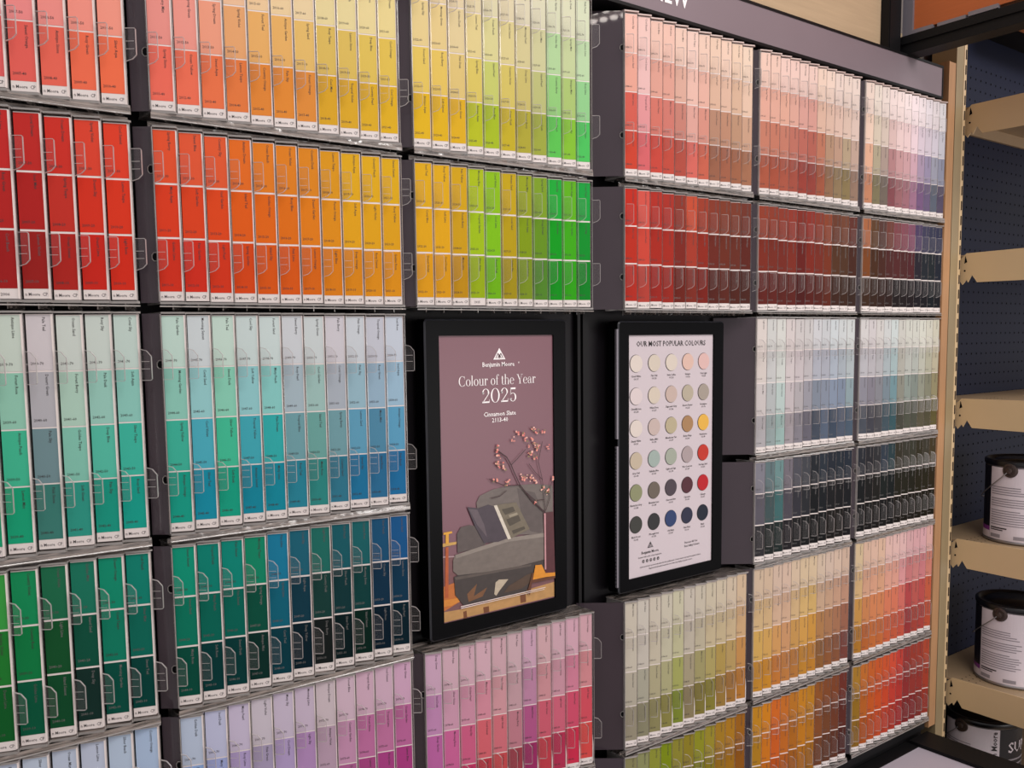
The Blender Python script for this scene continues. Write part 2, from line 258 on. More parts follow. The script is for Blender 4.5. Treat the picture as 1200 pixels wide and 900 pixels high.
sw(5,5,'C8B09A C8AE98 CAB0A0 CCB0A0 CCB49E CCB498 CCB498 C8B2A0 C8B0A2 CAB0A0 C4A898','C8AA80 C8A880 CAA890 C8A48C C8A880 CCA870 C8A468 BE9E86 BC9880 BC947E B48874','C9A058 C99C58 C9945C C49068 C09052 C8954C C48E40 A8784E A47454 A06E54 93604E','BC842A C28426 BC7434 B87840 B0743A B9802E B87C2C 8A5C34 8A5636 84523A 74403A')
sw(5,6,'C8B090 CCAA98 D0AC9C D0AC98 D4AEA8 D4AEAA D4ACAC CCA0A4 CE9EA4 D0A0A8 D4A4A0','C6A478 C89880 CE9880 CC987C D29888 D29688 D09094 C07478 C47C7C C47880 C87C70','BC8A48 C07C50 C87C54 C87C54 CC7458 CC7058 C86860 AC4448 B45450 B44C4C BC5840','A87228 B06030 BC6834 BC6638 C05C3C BC563C BC5040 943438 A04038 A4403C B44C34')
sw(6,4,'86825A 8A8C60 8A8E34 7A8A10 8A8430 8A7C24 8A8A20 96882A A07820 A8761A 986018','7A7648 7C8048 7C8020 6C7C08 7C7820 7C7018 7C7C14 887A1C 946C18 9C6C14 8C5414','6C6838 6C7038 6C7018 5C6C08 6C6818 6C6010 6C6C10 786C18 845C14 8C5C10 7C4810')
sw(6,5,'B98018 C87C14 C86420 BE6A24 B47022 BE7C1C B47A1E 8C5228 80482A 7C4228 6A3028','A87818 C47016 C45A1E B86420 A8641C B87418 AE701C 804A2A 70422A 6C3A28 5A2A24','A07014 B8640F B45018 AC5A1C 9C5A18 A86814 9C6418 6E4028 603826 5C3224 4C2420')
sw(6,6,'A07428 B8682A BC5C28 C05428 C4502C C84A34 B83C34 903434 94382E 983A30 A84430','8E681E AE5C22 BC5420 C04C22 C04428 B83A30 AC3430 8A2E30 8E3430 903430 A03C2C','86601C A4501C B04C20 B84824 B43E2A A83428 9C2C2C 7C2628 80282A 82302C 983428')
RACK = {(1,1): 'salmon pink rack at the top left corner', (1,2): 'peach to yellow rack along the top edge', (1,3): 'straw to pale green rack along the top edge',
 (1,4): 'blush to coral rack below the header sign', (1,5): 'rose beige rack below the header sign', (1,6): 'lilac grey rack at the top right end',
 (2,1): 'deep red rack at the left edge', (2,2): 'red to amber rack', (2,3): 'yellow to green rack above the mauve poster',
 (2,4): 'red to brown rack above the disc poster', (2,5): 'russet rack of the upper right block', (2,6): 'brown to navy rack beside the oak strip',
 (3,1): 'mint to teal rack at the left edge', (3,2): 'mint to blue rack left of the mauve poster', (3,5): 'pale grey rack right of the disc poster',
 (3,6): 'pale grey-green rack beside the oak strip', (4,1): 'dark green rack at the left edge', (4,2): 'dark teal rack left of the mauve poster',
 (4,5): 'charcoal rack right of the disc poster', (4,6): 'black to olive rack beside the oak strip', (5,1): 'pale blue rack at the bottom left corner',
 (5,2): 'blue to lilac rack at the bottom', (5,3): 'pink rack below the mauve poster', (5,4): 'ivory to tan rack below the disc poster',
 (5,5): 'cream to caramel rack', (5,6): 'peach to coral rack beside the oak strip', (6,4): 'olive rack cut off by the bottom edge',
 (6,5): 'orange to brown rack of the bottom row', (6,6): 'orange to red rack of the bottom row'}
ORD = 'first second third fourth fifth sixth seventh eighth ninth tenth last'.split()
BASE = {1: 2000, 3: 2033, 5: 2055}
def code(r, b, i):
    first = {(1): {1: 2000, 2: 2011, 3: 2022, 4: 2088, 5: 2099, 6: 2110}, (3): {1: 2033, 2: 2044, 5: 2121, 6: 2132},
             (5): {1: 2055, 2: 2066, 3: 2077, 4: 2143, 5: 2154, 6: 2165}}[r - 1 + r % 2][b]
    return first + i
W1 = 'Soft Pale Spring Antique Misty Tropical Island Desert Golden Light Deep Rosy Cool Silver Forest Lemon Ocean Morning Sweet Pink Coral Iced Country'.split()
W2 = 'Peach Rose Sunset Green Blue Sand Sky Mist Violet Teal Aqua Dusk Orange Yellow Beach Garden Pearl Dream Stone Berry Lime Taupe'.split()
def cname(h):
    r, g, b = [int(h[i:i+2], 16)/255 for i in (0, 2, 4)]
    import colorsys
    hh, l, s_ = colorsys.rgb_to_hls(r, g, b); hh *= 360; ch = max(r, g, b) - min(r, g, b)
    if l < .13: return 'near-black'
    if ch < .08: n = 'grey'
    else: n = [n for lim, n in ((16, 'red'), (28, 'orange-red'), (42, 'orange'), (54, 'amber'), (68, 'yellow'), (95, 'lime'), (150, 'green'), (178, 'teal'), (200, 'turquoise'), (235, 'blue'), (275, 'violet'), (320, 'purple'), (345, 'pink'), (361, 'red')) if hh < lim][0]
    if n in ('red', 'orange-red') and l > .55 and ch < .6: n = 'salmon' if ch > .3 else 'dusty pink'
    if n in ('orange', 'amber', 'orange-red') and ch < .35: n = 'brown' if l < .5 else 'beige'
    if n in ('yellow', 'lime') and ch < .35: n = 'olive' if l < .55 else 'sage'
    return n if n == 'near-black' else ('dark ' if l < .28 else 'pale ' if l > .72 else '') + n

# a strip stack: outline in plan, seen from above. u along X, v into the wall
FW, FD = PITCH*.78, PITCH*.78*.325          # width of the front face and its depth at the left end
fl = math.hypot(FW, FD); FU = Vector((FW/fl, -FD/fl, 0)); FN = Vector((-FD/fl, -FW/fl, 0)); UP = Vector((0, 0, 1))
def card_mesh(nsw):
    m = MB(); h = LH + SH*nsw
    m.prism([(0, FD), (FW, 0), (FW+.0028, .0030), (FW+.0050, .0120), (.0038, .0180)], 0, h)
    for k in range(0):      # the separate cards of the stack show on its side as fine steps
        y = .0028*k + .0012; m.prism([(FW+.0007*k, y), (FW+.0007*k+.0006, y), (FW+.0007*k+.0009, y+.0016), (FW+.0007*k, y+.0016)], .0004, h-.001-.0012*k)
    return m
card_proto = {n: card_mesh(n).build('card_stack', [MT['paper']], org=(0, 0, 0)) for n in (3, 4)}
for o in card_proto.values(): COL.objects.unlink(o)
def label_mesh(txt):
    m = MB(); o = Vector((0, FD, 0)); m.obox(o, FU, UP, FN, fl, .0098, .0003)
    p = o + FN*.0004 + UP*.0030
    if txt == 'BM':
        m.text('n Moore', p + FU*.0012, FU, UP, .0046, 1, 'L', .84); m.text('CP', p + FU*(fl-.0010) - UP*.0001, FU, UP, .0050, 2, 'R', .82)
    else: m.text(txt, p + FU*fl*.5, FU, UP, .0042, 1, 'C')
    return m.build('brand_label', [MT['label_paper'], MT['ink'], MT['mid_ink']], org=(0, 0, 0))
lab_proto = {k: label_mesh(k) for k in ('BM', '2025', '2006')}
for o in lab_proto.values(): COL.objects.unlink(o)

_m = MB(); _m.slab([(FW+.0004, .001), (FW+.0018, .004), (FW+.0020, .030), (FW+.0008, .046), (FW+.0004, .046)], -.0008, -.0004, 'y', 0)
glint = _m.build('card_edge_glint', [MT['paper']], org=(0, 0, 0)); COL.objects.unlink(glint)  # white slivers on the card edges, shaped for the glints on the acrylic
def strip(r, b, i, x0):
    zb, nsw = ROWS[r]; GAP = .0011 if nsw == 3 else .0008; dz = random.uniform(-.0004, .0009) if b > 3 else random.uniform(-.0003, .0007); dx = random.uniform(-.0003, .0003)*(b > 3)
    cols = [q[i - (5 if b == 1 else 0)] for q in C[r, b]]
    where = ('last' if i == 10 else ORD[10-i]) + (' from the right' if i < 10 else ' at the right') if b == 1 else (ORD[i] + ' from left' if i < 10 else 'last at right')
    t = thing('paint_strip_stack', (x0 + dx, 0, zb + dz), '%s strips, %s in %s' % (cname(cols[-2]), where, RACK[r, b]), 'paint colour strips', 'colour strips in the ' + RACK[r, b])
    card = child(card_proto[nsw], t, (0, 0, 0))
    lk = '2025' if (r, b, i) == (2, 3, 3) else '2006' if (r, b, i) == (2, 1, 6) else 'BM'
    child(lab_proto[lk], card, (0, 0, 0))
    if r == 5 and b in (3, 4) and i > 1: child(glint, card, (0, 0, 0))
    nr = code(r, b, i); tone = (70, 60, 50, 40) if nsw == 4 else (30, 20, 10)
    for k in range(nsw):
        z = LH + SH*(nsw-1-k); m = MB(); o = Vector((0, FD, z + (GAP if k < nsw-1 else 0)))
        m.obox(o, FU, UP, FN, fl, SH - GAP - (GAP if k < nsw-1 else 0), .0003)
        h = cols[k]; lum = sum(a*c for a, c in zip((.3, .6, .1), lin(h)))
        ink = 1 if lum > .06 else 2
        p = o + FN*.0004
        m.text('%d-%d' % (nr, tone[k]), p + FU*.0022 + UP*.0058, FU, UP, .0040, ink, 'L', .92)
        nm = random.choice(W1) + ' ' + random.choice(W2)
        m.text(nm, p + FU*fl*.66 + UP*.0545, -UP, FU, .0041, ink, 'L', .95)
        s_ = m.build('colour_swatch', [paint, MT['ink'] if lum > .12 else MT['mid_ink'], MT['pale_ink']], card, org=(0, 0, 0))
        s_.color = (*tint(h), 1)

# ------------------------------------------------------------------ racks
def tab_mesh(flip, ribs):          # a small clear plate standing out from the pocket edge, parallel to the side panels
    m = MB(); w_, h = .0110, .033; TU = Vector((CA, -SA, 0)); TN = Vector((SA, CA, 0))
    pts = [(0, 0), (w_*.62, .0022), (w_, .0062), (w_, h-.001), (w_-.001, h), (0, h)]
    if flip: pts = [(0, 0), (w_-.0012, 0), (w_, .0012), (w_, h-.0075), (w_*.55, h-.0015), (0, h)]
    P3 = lambda p, d: TU*p[0] + UP*p[1] + TN*d
    m.poly([P3(p, 0) for p in pts], 0); m.poly([P3(p, .0010) for p in reversed(pts)], 0)
    for z in (h*.36, h*.6): (m.obox(P3((.0006, z), -.0003), TU, UP, TN, w_*.8, .0005, .0003, 1) if ribs else None)
    for (a, c), (d, e) in zip(pts, pts[1:]+pts[:1]):
        if a == 0 and d == 0: continue
        A, B = P3((a, c), 0), P3((d, e), 0); u = (B-A); L_ = u.length; u.normalize(); v = u.cross(TN)
        m.obox(A - TN*.0004, u, -v, TN, L_, .0006, .0016, 1)
    o = m.build('retaining_tab', [MT['tab'], MT['tab_edge']], org=(0, 0, 0)); COL.objects.unlink(o); return o
CA, SA = math.cos(math.radians(36.1)), math.sin(math.radians(36.1))
tab_proto = {(f_, r_): tab_mesh(f_, r_) for f_ in (False, True) for r_ in (False, True)}
CA, SA = math.cos(math.radians(36.1)), math.sin(math.radians(36.1))
def rack(r, b):
    zb, nsw = ROWS[r]; x0 = BAYX[b]; zt = zb + LH + SH*nsw; i0 = 5 if b == 1 else 0
    xs = x0 + PITCH*i0; xe = x0 + PITCH*10.78
    wide = (b == 4) or (b == 5 and r in (3, 4)); L = .078 if wide else .021
    t = thing('chip_rack', ((xs+xe)/2, .02, zb - .003), 'clear acrylic holder, the ' + RACK[r, b], 'colour chip rack', 'acrylic racks of the colour display')
    m = MB(); m.box(xs - .002, xe + .002, .046, .049, zb - .002, zt + .002); m.build('back_panel', [MT['backing']], t)
    if b > 1:
        m = MB(); u = Vector((-CA, SA, 0)); n_ = Vector((-SA, -CA, 0)); o = Vector((x0 - .0012, .0048, zb - .002)); H = zt - zb + .004
        m.obox(o, u, UP, -n_, L, H, .0016)
        for zz in TABS[r]:          # notch with a clear rim beside each row of tabs
            c = o + u*.0022 + UP*(zz + .016 - zb + .002) + n_*.0004
            pts = [c - u*.0012 - UP*.0045, c + u*.0022 - UP*.0045, c + u*.0042 - UP*.002, c + u*.0042 + UP*.002, c + u*.0022 + UP*.0045, c - u*.0012 + UP*.0045]
            m.poly(pts, 1)
            for p, q in zip(pts[:-1], pts[1:]): m.tube([p, q], .0005, 2, 4)
        m.build('side_panel', [MT['panel'], MT['hole'], MT['edge']], t)
    # tray: saw-tooth floor and ceiling sheets, dividers between the pockets
    m = MB(); saw = []
    for i in range(i0, 11):
        X = x0 + PITCH*i; saw += [(X - .0012, FD - .003), (X + FW + .0005, -.0036)]
    saw += [(xe + .0040, -.002), (xe + .0040, .045), (xs - .004, .045)]
    m.prism(saw, zb - .0036, zb - .0008, 0, 1); m.prism(saw, zt + .0016, zt + .0036, *((3, 3) if r == 1 else (0, 1)))  # top row: paler ceiling sheet, the light from above put into its colour
    if r != 2: m.prism([(xs - .003, .000), (xe + .004, -.003), (xe + .004, -.0018), (xs - .003, .0012)], zb - .0095, zb - .0036, 0, 0)          # hanging lip under the floor
    zl = zb - (.0060 if r == 2 else .0098); m.tube([(xs - .003, .0004, zl), (xe + .004, -.0026, zl)], .0009, 1, 6)
    if r in (2, 4, 6): m.prism([(xs - .003, .014), (xe + .004, .011), (xe + .004, .0125), (xs - .003, .0155)], zt + .0036, zt + .0095, 0, 0)
    for i in range(i0, 11):
        X = x0 + PITCH*i + FW
        m.prism([(X + .0024, .0004), (X + .0030, .0004), (X + .0040, .0025), (X + .0066, .0125), (X + .0070, .045), (X + .0064, .045), (X + .0060, .0125), (X + .0030, .0025)], zb - .0008, zt + .0012, 2, 2)
        if b < 4: m.box(X + .0014, X + .0019, -.0034, -.0030, zb - .0008, zt + .0012, 1)
        m.prism([(X - .010, .004), (X - .009, .004), (X + .012, .044), (X + .011, .044)], zb - .010, zb - .0036, 0)   # stiffening ribs below the floor
    m.prism([(xs - .0028, .002), (xs - .0018, .002), (xs - .0018, .045), (xs - .0028, .045)], zb - .0008, zt + .0012, 2, 1)
    m.build('acrylic_tray', [MT['shelf'], MT['edge'], MT['clear'], MT['lit_top']], t)
    org = root_org(t)
    for zz in TABS[r]:
        for i in range(i0 - (0 if b == 1 else 1), 10 if b == 6 else 11):
            X = x0 + PITCH*i + FW + .0016; y = -.0038
            child(tab_proto[r > 2, b < 3], t, (X - org[0], y - org[1], zz - org[2]))
    for i in range(i0, 11): strip(r, b, i, x0 + PITCH*i)
for key in sorted(C): rack(*key)

# ------------------------------------------------------------------ framed posters
PY = .024                                 # front of the printed sheets
def frame(t, x0, x1, z0, z1, ix0, ix1, iz0, iz1, r=.006):
    m = MB(); y0, y1 = .0215, .046
    def rr(a, b, c, d, r, n=4):
        out = []
        for cx_, cz, s0 in ((b-r, d-r, 0), (a+r, d-r, 90), (a+r, c+r, 180), (b-r, c+r, 270)):
            for k in range(n+1):
                g = math.radians(s0 + 90*k/n); out.append((cx_ + r*math.cos(g), cz + r*math.sin(g)))
        return out
    A = rr(x0, x1, z0, z1, r); B = rr(x0+.0022, x1-.0022, z0+.0022, z1-.0022, r-.002); I = rr(ix0, ix1, iz0, iz1, .0004)
    n = len(A)
    for i in range(n):
        j = (i+1) % n
        m.poly([(A[i][0], y1, A[i][1]), (A[j][0], y1, A[j][1]), (A[j][0], y0+.0022, A[j][1]), (A[i][0], y0+.0022, A[i][1])], 0)
        m.poly([(A[i][0], y0+.0022, A[i][1]), (A[j][0], y0+.0022, A[j][1]), (B[j][0], y0, B[j][1]), (B[i][0], y0, B[i][1])], 1)  # bevel ring in a greyer black than the frame
        m.poly([(B[i][0], y0, B[i][1]), (B[j][0], y0, B[j][1]), (I[j][0], y0, I[j][1]), (I[i][0], y0, I[i][1])], 0)
        m.poly([(I[i][0], y0, I[i][1]), (I[j][0], y0, I[j][1]), (I[j][0], y0+.004, I[j][1]), (I[i][0], y0+.004, I[i][1])], 0)
    m.poly([(x, y1, z) for x, z in A], 0)
    return m.build('frame_moulding', [MT['frame'], MT['bevel']], t)
FR = Vector((0, -1, 0)); UX = Vector((1, 0, 0))

# Didone lettering drawn stroke by stroke: heavy stems, hairline joins and serifs (units of one em)
def bar(x0, y0, x1, y1, w, w2=None):      # a stroke with horizontal width w
    w2 = w if w2 is None else w2
    return [[(x0-w/2, y0), (x0+w/2, y0), (x1+w2/2, y1), (x1-w2/2, y1)]]
def hb(x0, x1, y, h=.022): return [[(x0, y), (x1, y), (x1, y+h), (x0, y+h)]]
def ring(cx, cy, rx, ry, tx, ty, a0=0, a1=360, n=22):
    q = []
    for i in range(n):
        a, b = [math.radians(a0 + (a1-a0)*k/n) for k in (i, i+1)]
        q.append([(cx+rx*math.cos(a), cy+ry*math.sin(a)), (cx+rx*math.cos(b), cy+ry*math.sin(b)), (cx+(rx-tx)*math.cos(b), cy+(ry-ty)*math.sin(b)), (cx+(rx-tx)*math.cos(a), cy+(ry-ty)*math.sin(a))])
    return q
def dot(x, y, r): return [[(x+r*math.cos(k*math.pi/5), y+r*math.sin(k*math.pi/5)) for k in range(10)]]
SER = {
 'C': (ring(.37, .36, .33, .375, .10, .022, 48, 312) + bar(.60, .50, .60, .72, .02) + bar(.60, .03, .60, .20, .02), .68),
 'o': (ring(.25, .24, .22, .25, .085, .018), .50),
 'l': (bar(.12, 0, .12, .76, .085) + hb(.02, .22, 0) + hb(.03, .12, .74), .25),
 'u': (bar(.12, .12, .12, .49, .085) + bar(.40, 0, .40, .49, .085) + ring(.245, .13, .165, .14, .05, .03, 180, 330) + hb(.02, .12, .47) + hb(.30, .40, .47) + hb(.40, .50, 0), .52),
 'r': (bar(.12, 0, .12, .49, .085) + hb(.02, .23, 0) + hb(.02, .12, .47) + ring(.27, .33, .12, .165, .03, .03, 60, 170) + dot(.32, .42, .05), .38),
 'f': (bar(.14, 0, .14, .62, .085) + hb(.04, .25, 0) + hb(.03, .27, .46) + ring(.25, .60, .15, .17, .05, .025, 50, 180) + dot(.31, .70, .045), .30),
 't': (bar(.14, .08, .14, .62, .085) + hb(.03, .28, .46) + ring(.22, .10, .12, .11, .05, .025, 180, 320), .32),
 'h': (bar(.12, 0, .12, .76, .085) + bar(.42, 0, .42, .34, .085) + ring(.27, .32, .19, .175, .05, .03, 0, 150) + hb(.02, .22, 0) + hb(.32, .52, 0) + hb(.02, .12, .74), .54),
 'e': (ring(.25, .24, .22, .25, .085, .018, 8, 320) + hb(.10, .44, .25, .02), .48),
 'Y': (bar(.12, .72, .33, .30, .10) + bar(.55, .72, .35, .30, .025) + bar(.34, 0, .34, .32, .09) + hb(.22, .46, 0) + hb(.0, .24, .70) + hb(.45, .65, .70), .64),
 'a': (bar(.34, .06, .34, .36, .085) + ring(.22, .34, .16, .155, .04, .025, 0, 160) + ring(.20, .135, .17, .145, .075, .02, 20, 330) + dot(.10, .37, .045) + hb(.34, .46, .0, .03), .48),
 '2': (ring(.26, .51, .21, .21, .08, .022, -20, 190) + dot(.11, .50, .055) + bar(.10, .04, .44, .46, .05) + hb(.05, .47, 0, .075) + bar(.47, .0, .48, .18, .02), .53),
 '0': (ring(.30, .36, .27, .37, .09, .018), .60),
 '5': (ring(.25, .22, .21, .225, .085, .022, -160, 128) + bar(.10, .34, .12, .70, .022) + hb(.11, .42, .62, .09) + dot(.13, .13, .045), .52),
 ' ': ([], .24)}
def serif(m, txt, x, z, em, mat, sx=1.0):
    wd = sum(SER[c][1] for c in txt)*em*sx; X = x - wd/2
    for c in txt:
        for q in SER[c][0]: m.poly([(X + a*em*sx, PY - .0006, z + b*em) for a, b in q], mat)
        X += SER[c][1]*em*sx
def logo(m, cx, z0, h, light, dark, y=None):        # triangle emblem with a peaked line inside
    y = PY - .0006 if y is None else y; w_ = h*.66
    m.poly([(cx-w_, y, z0), (cx+w_, y, z0), (cx, y, z0+h)], light)
    y2 = y - .0003
    def st(a, b, w):
        a, b = Vector((cx+a[0]*w_, y2, z0+a[1]*h)), Vector((cx+b[0]*w_, y2, z0+b[1]*h)); d = (b-a).normalized(); n_ = Vector((-d.z, 0, d.x))*w*h
        m.poly([a-n_, b-n_, b+n_, a+n_], dark)
    for a, b in (((-.62, .10), (-.22, .55)), ((-.22, .55), (.0, .22)), ((.0, .22), (.22, .55)), ((.22, .55), (.62, .10)), ((-.30, .10), (0, .42)), ((0, .42), (.30, .10)), ((-.08, .10), (0, .2)), ((0, .2), (.08, .1))): st(a, b, .035)
def frontpoly(m, pts, mat, k): m.poly([(x, PY - k, z) for x, z in pts], mat)

ART = [
 ('6E4A4C',[(0.6538,-0.3020),(0.8593,-0.3258),(0.8609,-0.3946),(0.6554,-0.3952)]),
 ('A98050',[(0.6554,-0.3952),(0.6557,-0.3801),(0.6899,-0.3816),(0.8611,-0.3717),(0.8609,-0.3946)]),
 ('6A3E24',[(0.6899,-0.3858),(0.6957,-0.3853),(0.6966,-0.3970),(0.6904,-0.3967)]),
 ('6A3E24',[(0.7252,-0.3861),(0.7352,-0.3863),(0.7359,-0.3948),(0.7262,-0.3953)]),
 ('6A3E24',[(0.7932,-0.3804),(0.8039,-0.3796),(0.8046,-0.3928),(0.7943,-0.3929)]),
 ('B0642E',[(0.6540,-0.3435),(0.6755,-0.3408),(0.6844,-0.3701),(0.6558,-0.3791)]),
 ('A08488',[(0.6531,-0.2996),(0.6763,-0.3020),(0.6763,-0.3039),(0.6531,-0.3018)]),
 ('B8904E',[(0.6543,-0.2814),(0.6805,-0.2821),(0.6797,-0.2858),(0.6542,-0.2864)]),
 ('A4502A',[(0.6616,-0.2876),(0.6664,-0.2877),(0.6648,-0.3605),(0.6588,-0.3601)]),
 ('C27A30',[(0.6554,-0.3630),(0.6807,-0.3635),(0.6833,-0.3698),(0.6691,-0.3730),(0.6555,-0.3723)]),
 ('CC9434',[(0.6583,-0.2661),(0.6726,-0.2659),(0.6732,-0.2688),(0.6672,-0.2693),(0.6669,-0.2833),(0.6617,-0.2831),(0.6620,-0.2692),(0.6583,-0.2693)]),
 ('665C58',[(0.7155,-0.2303),(0.7212,-0.2212),(0.7443,-0.2144),(0.7769,-0.2121),(0.8232,-0.2147),(0.8582,-0.2209),(0.8583,-0.2960),(0.7193,-0.2786)]),
 ('564C4A',[(0.7893,-0.2174),(0.8231,-0.2279),(0.8400,-0.2642),(0.8353,-0.2928),(0.8137,-0.2853),(0.7971,-0.2586)]),
 ('524846',[(0.6813,-0.2983),(0.6808,-0.2709),(0.6878,-0.2622),(0.7021,-0.2609),(0.7176,-0.2653),(0.7291,-0.2826),(0.7309,-0.2928),(0.7150,-0.2969)]),
 ('6A605A',[(0.6735,-0.3083),(0.6771,-0.3008),(0.7674,-0.2895),(0.8397,-0.2910),(0.8596,-0.2931),(0.8592,-0.3321),(0.7667,-0.3367),(0.6814,-0.3312),(0.6732,-0.3234)]),
 ('81776F',[(0.6771,-0.3008),(0.7674,-0.2895),(0.8596,-0.2931),(0.8596,-0.2987),(0.7715,-0.2955),(0.6789,-0.3059)]),
 ('3C3432',[(0.6745,-0.3320),(0.6814,-0.3306),(0.7667,-0.3367),(0.8592,-0.3321),(0.8590,-0.3573),(0.8149,-0.3619),(0.8039,-0.3772),(0.6901,-0.3760),(0.6762,-0.3588)]),
 ('534944',[(0.6756,-0.3328),(0.8152,-0.3362),(0.8130,-0.3392),(0.6775,-0.3370)]),
 ('6E4A30',[(0.6962,-0.3608),(0.7140,-0.3486),(0.7078,-0.3662),(0.7317,-0.3574),(0.7235,-0.3692),(0.6987,-0.3728)]),
 ('AFA08C',[(0.7444,-0.3697),(0.7472,-0.3525),(0.7533,-0.3495),(0.7706,-0.3518),(0.7539,-0.3664),(0.7480,-0.3727)]),
 ('4C3A2E',[(0.7704,-0.3626),(0.8043,-0.3515),(0.8151,-0.3499),(0.8127,-0.3633),(0.7955,-0.3705),(0.7620,-0.3712)]),
 ('423840',[(0.6987,-0.2344),(0.7181,-0.2387),(0.7359,-0.2354),(0.7471,-0.2397),(0.7695,-0.2901),(0.7531,-0.2927),(0.7270,-0.2905),(0.7117,-0.2639)]),
 ('5A4E54',[(0.7014,-0.2373),(0.7161,-0.2404),(0.7275,-0.2628),(0.7331,-0.2832),(0.7157,-0.2628)]),
 ('6B6152',[(0.7471,-0.2377),(0.7869,-0.2382),(0.8116,-0.2816),(0.7723,-0.2922)]),
 ('C6BCAE',[(0.7455,-0.2382),(0.7511,-0.2379),(0.7765,-0.2915),(0.7707,-0.2920)]),
 ('4A4238',[(0.7599,-0.2456),(0.7806,-0.2438),(0.7846,-0.2510),(0.7659,-0.2546)]),
 ('4A4238',[(0.7679,-0.2615),(0.7908,-0.2578),(0.7949,-0.2668),(0.7739,-0.2724)]),
 ('8C8270',[(0.7721,-0.2554),(0.7879,-0.2534),(0.7895,-0.2567),(0.7737,-0.2596)]),
 ('4A4238',[(0.7779,-0.2796),(0.8011,-0.2761),(0.8031,-0.2804),(0.7808,-0.2850)]),
 ('4E262C',[(0.8388,-0.2606),(0.8582,-0.2610),(0.8612,-0.3570),(0.8408,-0.3549)]),
 ('B48488',[(0.8396,-0.2614),(0.8427,-0.2614),(0.8430,-0.3487),(0.8399,-0.3489)]),
 ('C98226',[(0.8162,-0.3604),(0.8217,-0.3389),(0.8339,-0.3399),(0.8416,-0.3544),(0.8612,-0.3563),(0.8612,-0.3619),(0.8416,-0.3606)]),
 ('5A3420',[(0.8154,-0.3603),(0.8612,-0.3619),(0.8612,-0.3654),(0.8153,-0.3651)]),
 ('5A3420',[(0.8057,-0.3775),(0.8151,-0.3499),(0.8181,-0.3504),(0.8103,-0.3835)]),
 ('D8C8C4',[(0.6843,-0.3762),(0.8410,-0.3759),(0.8410,-0.3769),(0.6842,-0.3775)]),
 ('D8C8C4',[(0.6842,-0.3788),(0.8387,-0.3786),(0.8387,-0.3793),(0.6842,-0.3798)]),
]
TWIGS = [ [(0.8423,-0.2610),(0.8165,-0.2391),(0.7935,-0.2129),(0.7822,-0.1917),(0.7774,-0.1813),(0.7693,-0.1690),(0.7513,-0.1570)],
 [(0.7935,-0.2129),(0.7810,-0.2125),(0.7646,-0.2107),(0.7366,-0.1979)],
 [(0.7774,-0.1813),(0.7899,-0.1725),(0.8048,-0.1605)],
 [(0.8418,-0.2592),(0.8395,-0.2332),(0.8363,-0.2090),(0.8288,-0.1811),(0.8370,-0.1513)],
 [(0.8394,-0.2401),(0.8229,-0.2398),(0.8060,-0.2260)],
 [(0.8427,-0.2576),(0.8513,-0.2380),(0.8492,-0.2275),(0.8583,-0.2078)],
 [(0.8363,-0.2090),(0.8235,-0.1975),(0.8108,-0.1828)],
 [(0.7686,-0.2184),(0.7562,-0.2253),(0.7401,-0.2267)] ]
BLOOM =  [(0.7533,-0.1578),(0.7552,-0.1671),(0.7514,-0.1779),(0.7578,-0.1804),(0.7643,-0.1797),(0.7658,-0.1845),(0.7958,-0.1981),(0.8000,-0.2035),(0.8170,-0.2029),(0.8139,-0.2066),(0.7485,-0.2024),(0.7695,-0.2080),(0.7720,-0.2062),(0.8207,-0.2419),(0.8492,-0.2275),(0.8470,-0.2307),(0.8119,-0.1688),(0.8174,-0.1666),(0.8237,-0.1755),(0.8361,-0.2226),(0.8273,-0.1624),(0.8547,-0.2092),(0.8304,-0.1582),(0.8233,-0.2110),(0.8063,-0.2008)]
BLOOM +=  [(0.8192,-0.1294),(0.8221,-0.1331),(0.8266,-0.1358),(0.8403,-0.1356),(0.8070,-0.1461),(0.8160,-0.1456),(0.8219,-0.1520),(0.8129,-0.1548),(0.8248,-0.1581),(0.8492,-0.1601),(0.8027,-0.1376),(0.7895,-0.1343),(0.7807,-0.1429),(0.7548,-0.1535)]

t = thing('framed_poster', (.76, .03, -.43), 'black framed mauve poster with a grey sofa and a blossom branch', 'poster')
frame(t, .633, .887, -.4195, .0315, .656, .861, -.3965, .0085)
m = MB(); m.box(.654, .863, PY, PY+.003, -.3985, .0105, 0); mats = [MT['mauve'], MT['white'], cmat('5A3A40')]
sheet = m.build('printed_sheet', mats, t)
m = MB(); mats = [MT['white'], cmat('5A3A42')]
logo(m, .7604, -.0262, .0165, 0, 1)
m.text('Benjamin Moore', (.7587, PY-.0006, -.0362), UX, UP, .0094, 0, 'C', .92); m.text('®', (.7945, PY-.0006, -.0325), UX, UP, .0035, 0, 'L')
serif(m, 'Colour of the Year', .7577, -.0626, .0195, 0, .93); serif(m, '2025', .7598, -.0880, .0285, 0, 1.04)
m.text('Cinnamon Slate', (.7601, PY-.0006, -.1077), UX, UP, .0092, 0, 'C'); m.text('2113-40', (.7602, PY-.0006, -.1166), UX, UP, .0088, 0, 'C')
m.build('lettering', mats, sheet)
m = MB(); mats = []; 
for k, (h, pts) in enumerate(ART):
    c = pmat(h)
    if c not in mats: mats.append(c)
    frontpoly(m, [(min(max(x, .6565), .8605), max(z, -.396)) for x, z in pts], mats.index(c), .0003 + .00008*k)
K = .0003 + .00008*len(ART); random.seed(3)
tw, b1, b2, b3, b4 = cmat('3A2226'), cmat('D98A7C'), cmat('E4B0A0'), cmat('C86A64'), cmat('7A6A4C')
mats += [tw, b1, b2, b3, b4]; nb = len(mats) - 5
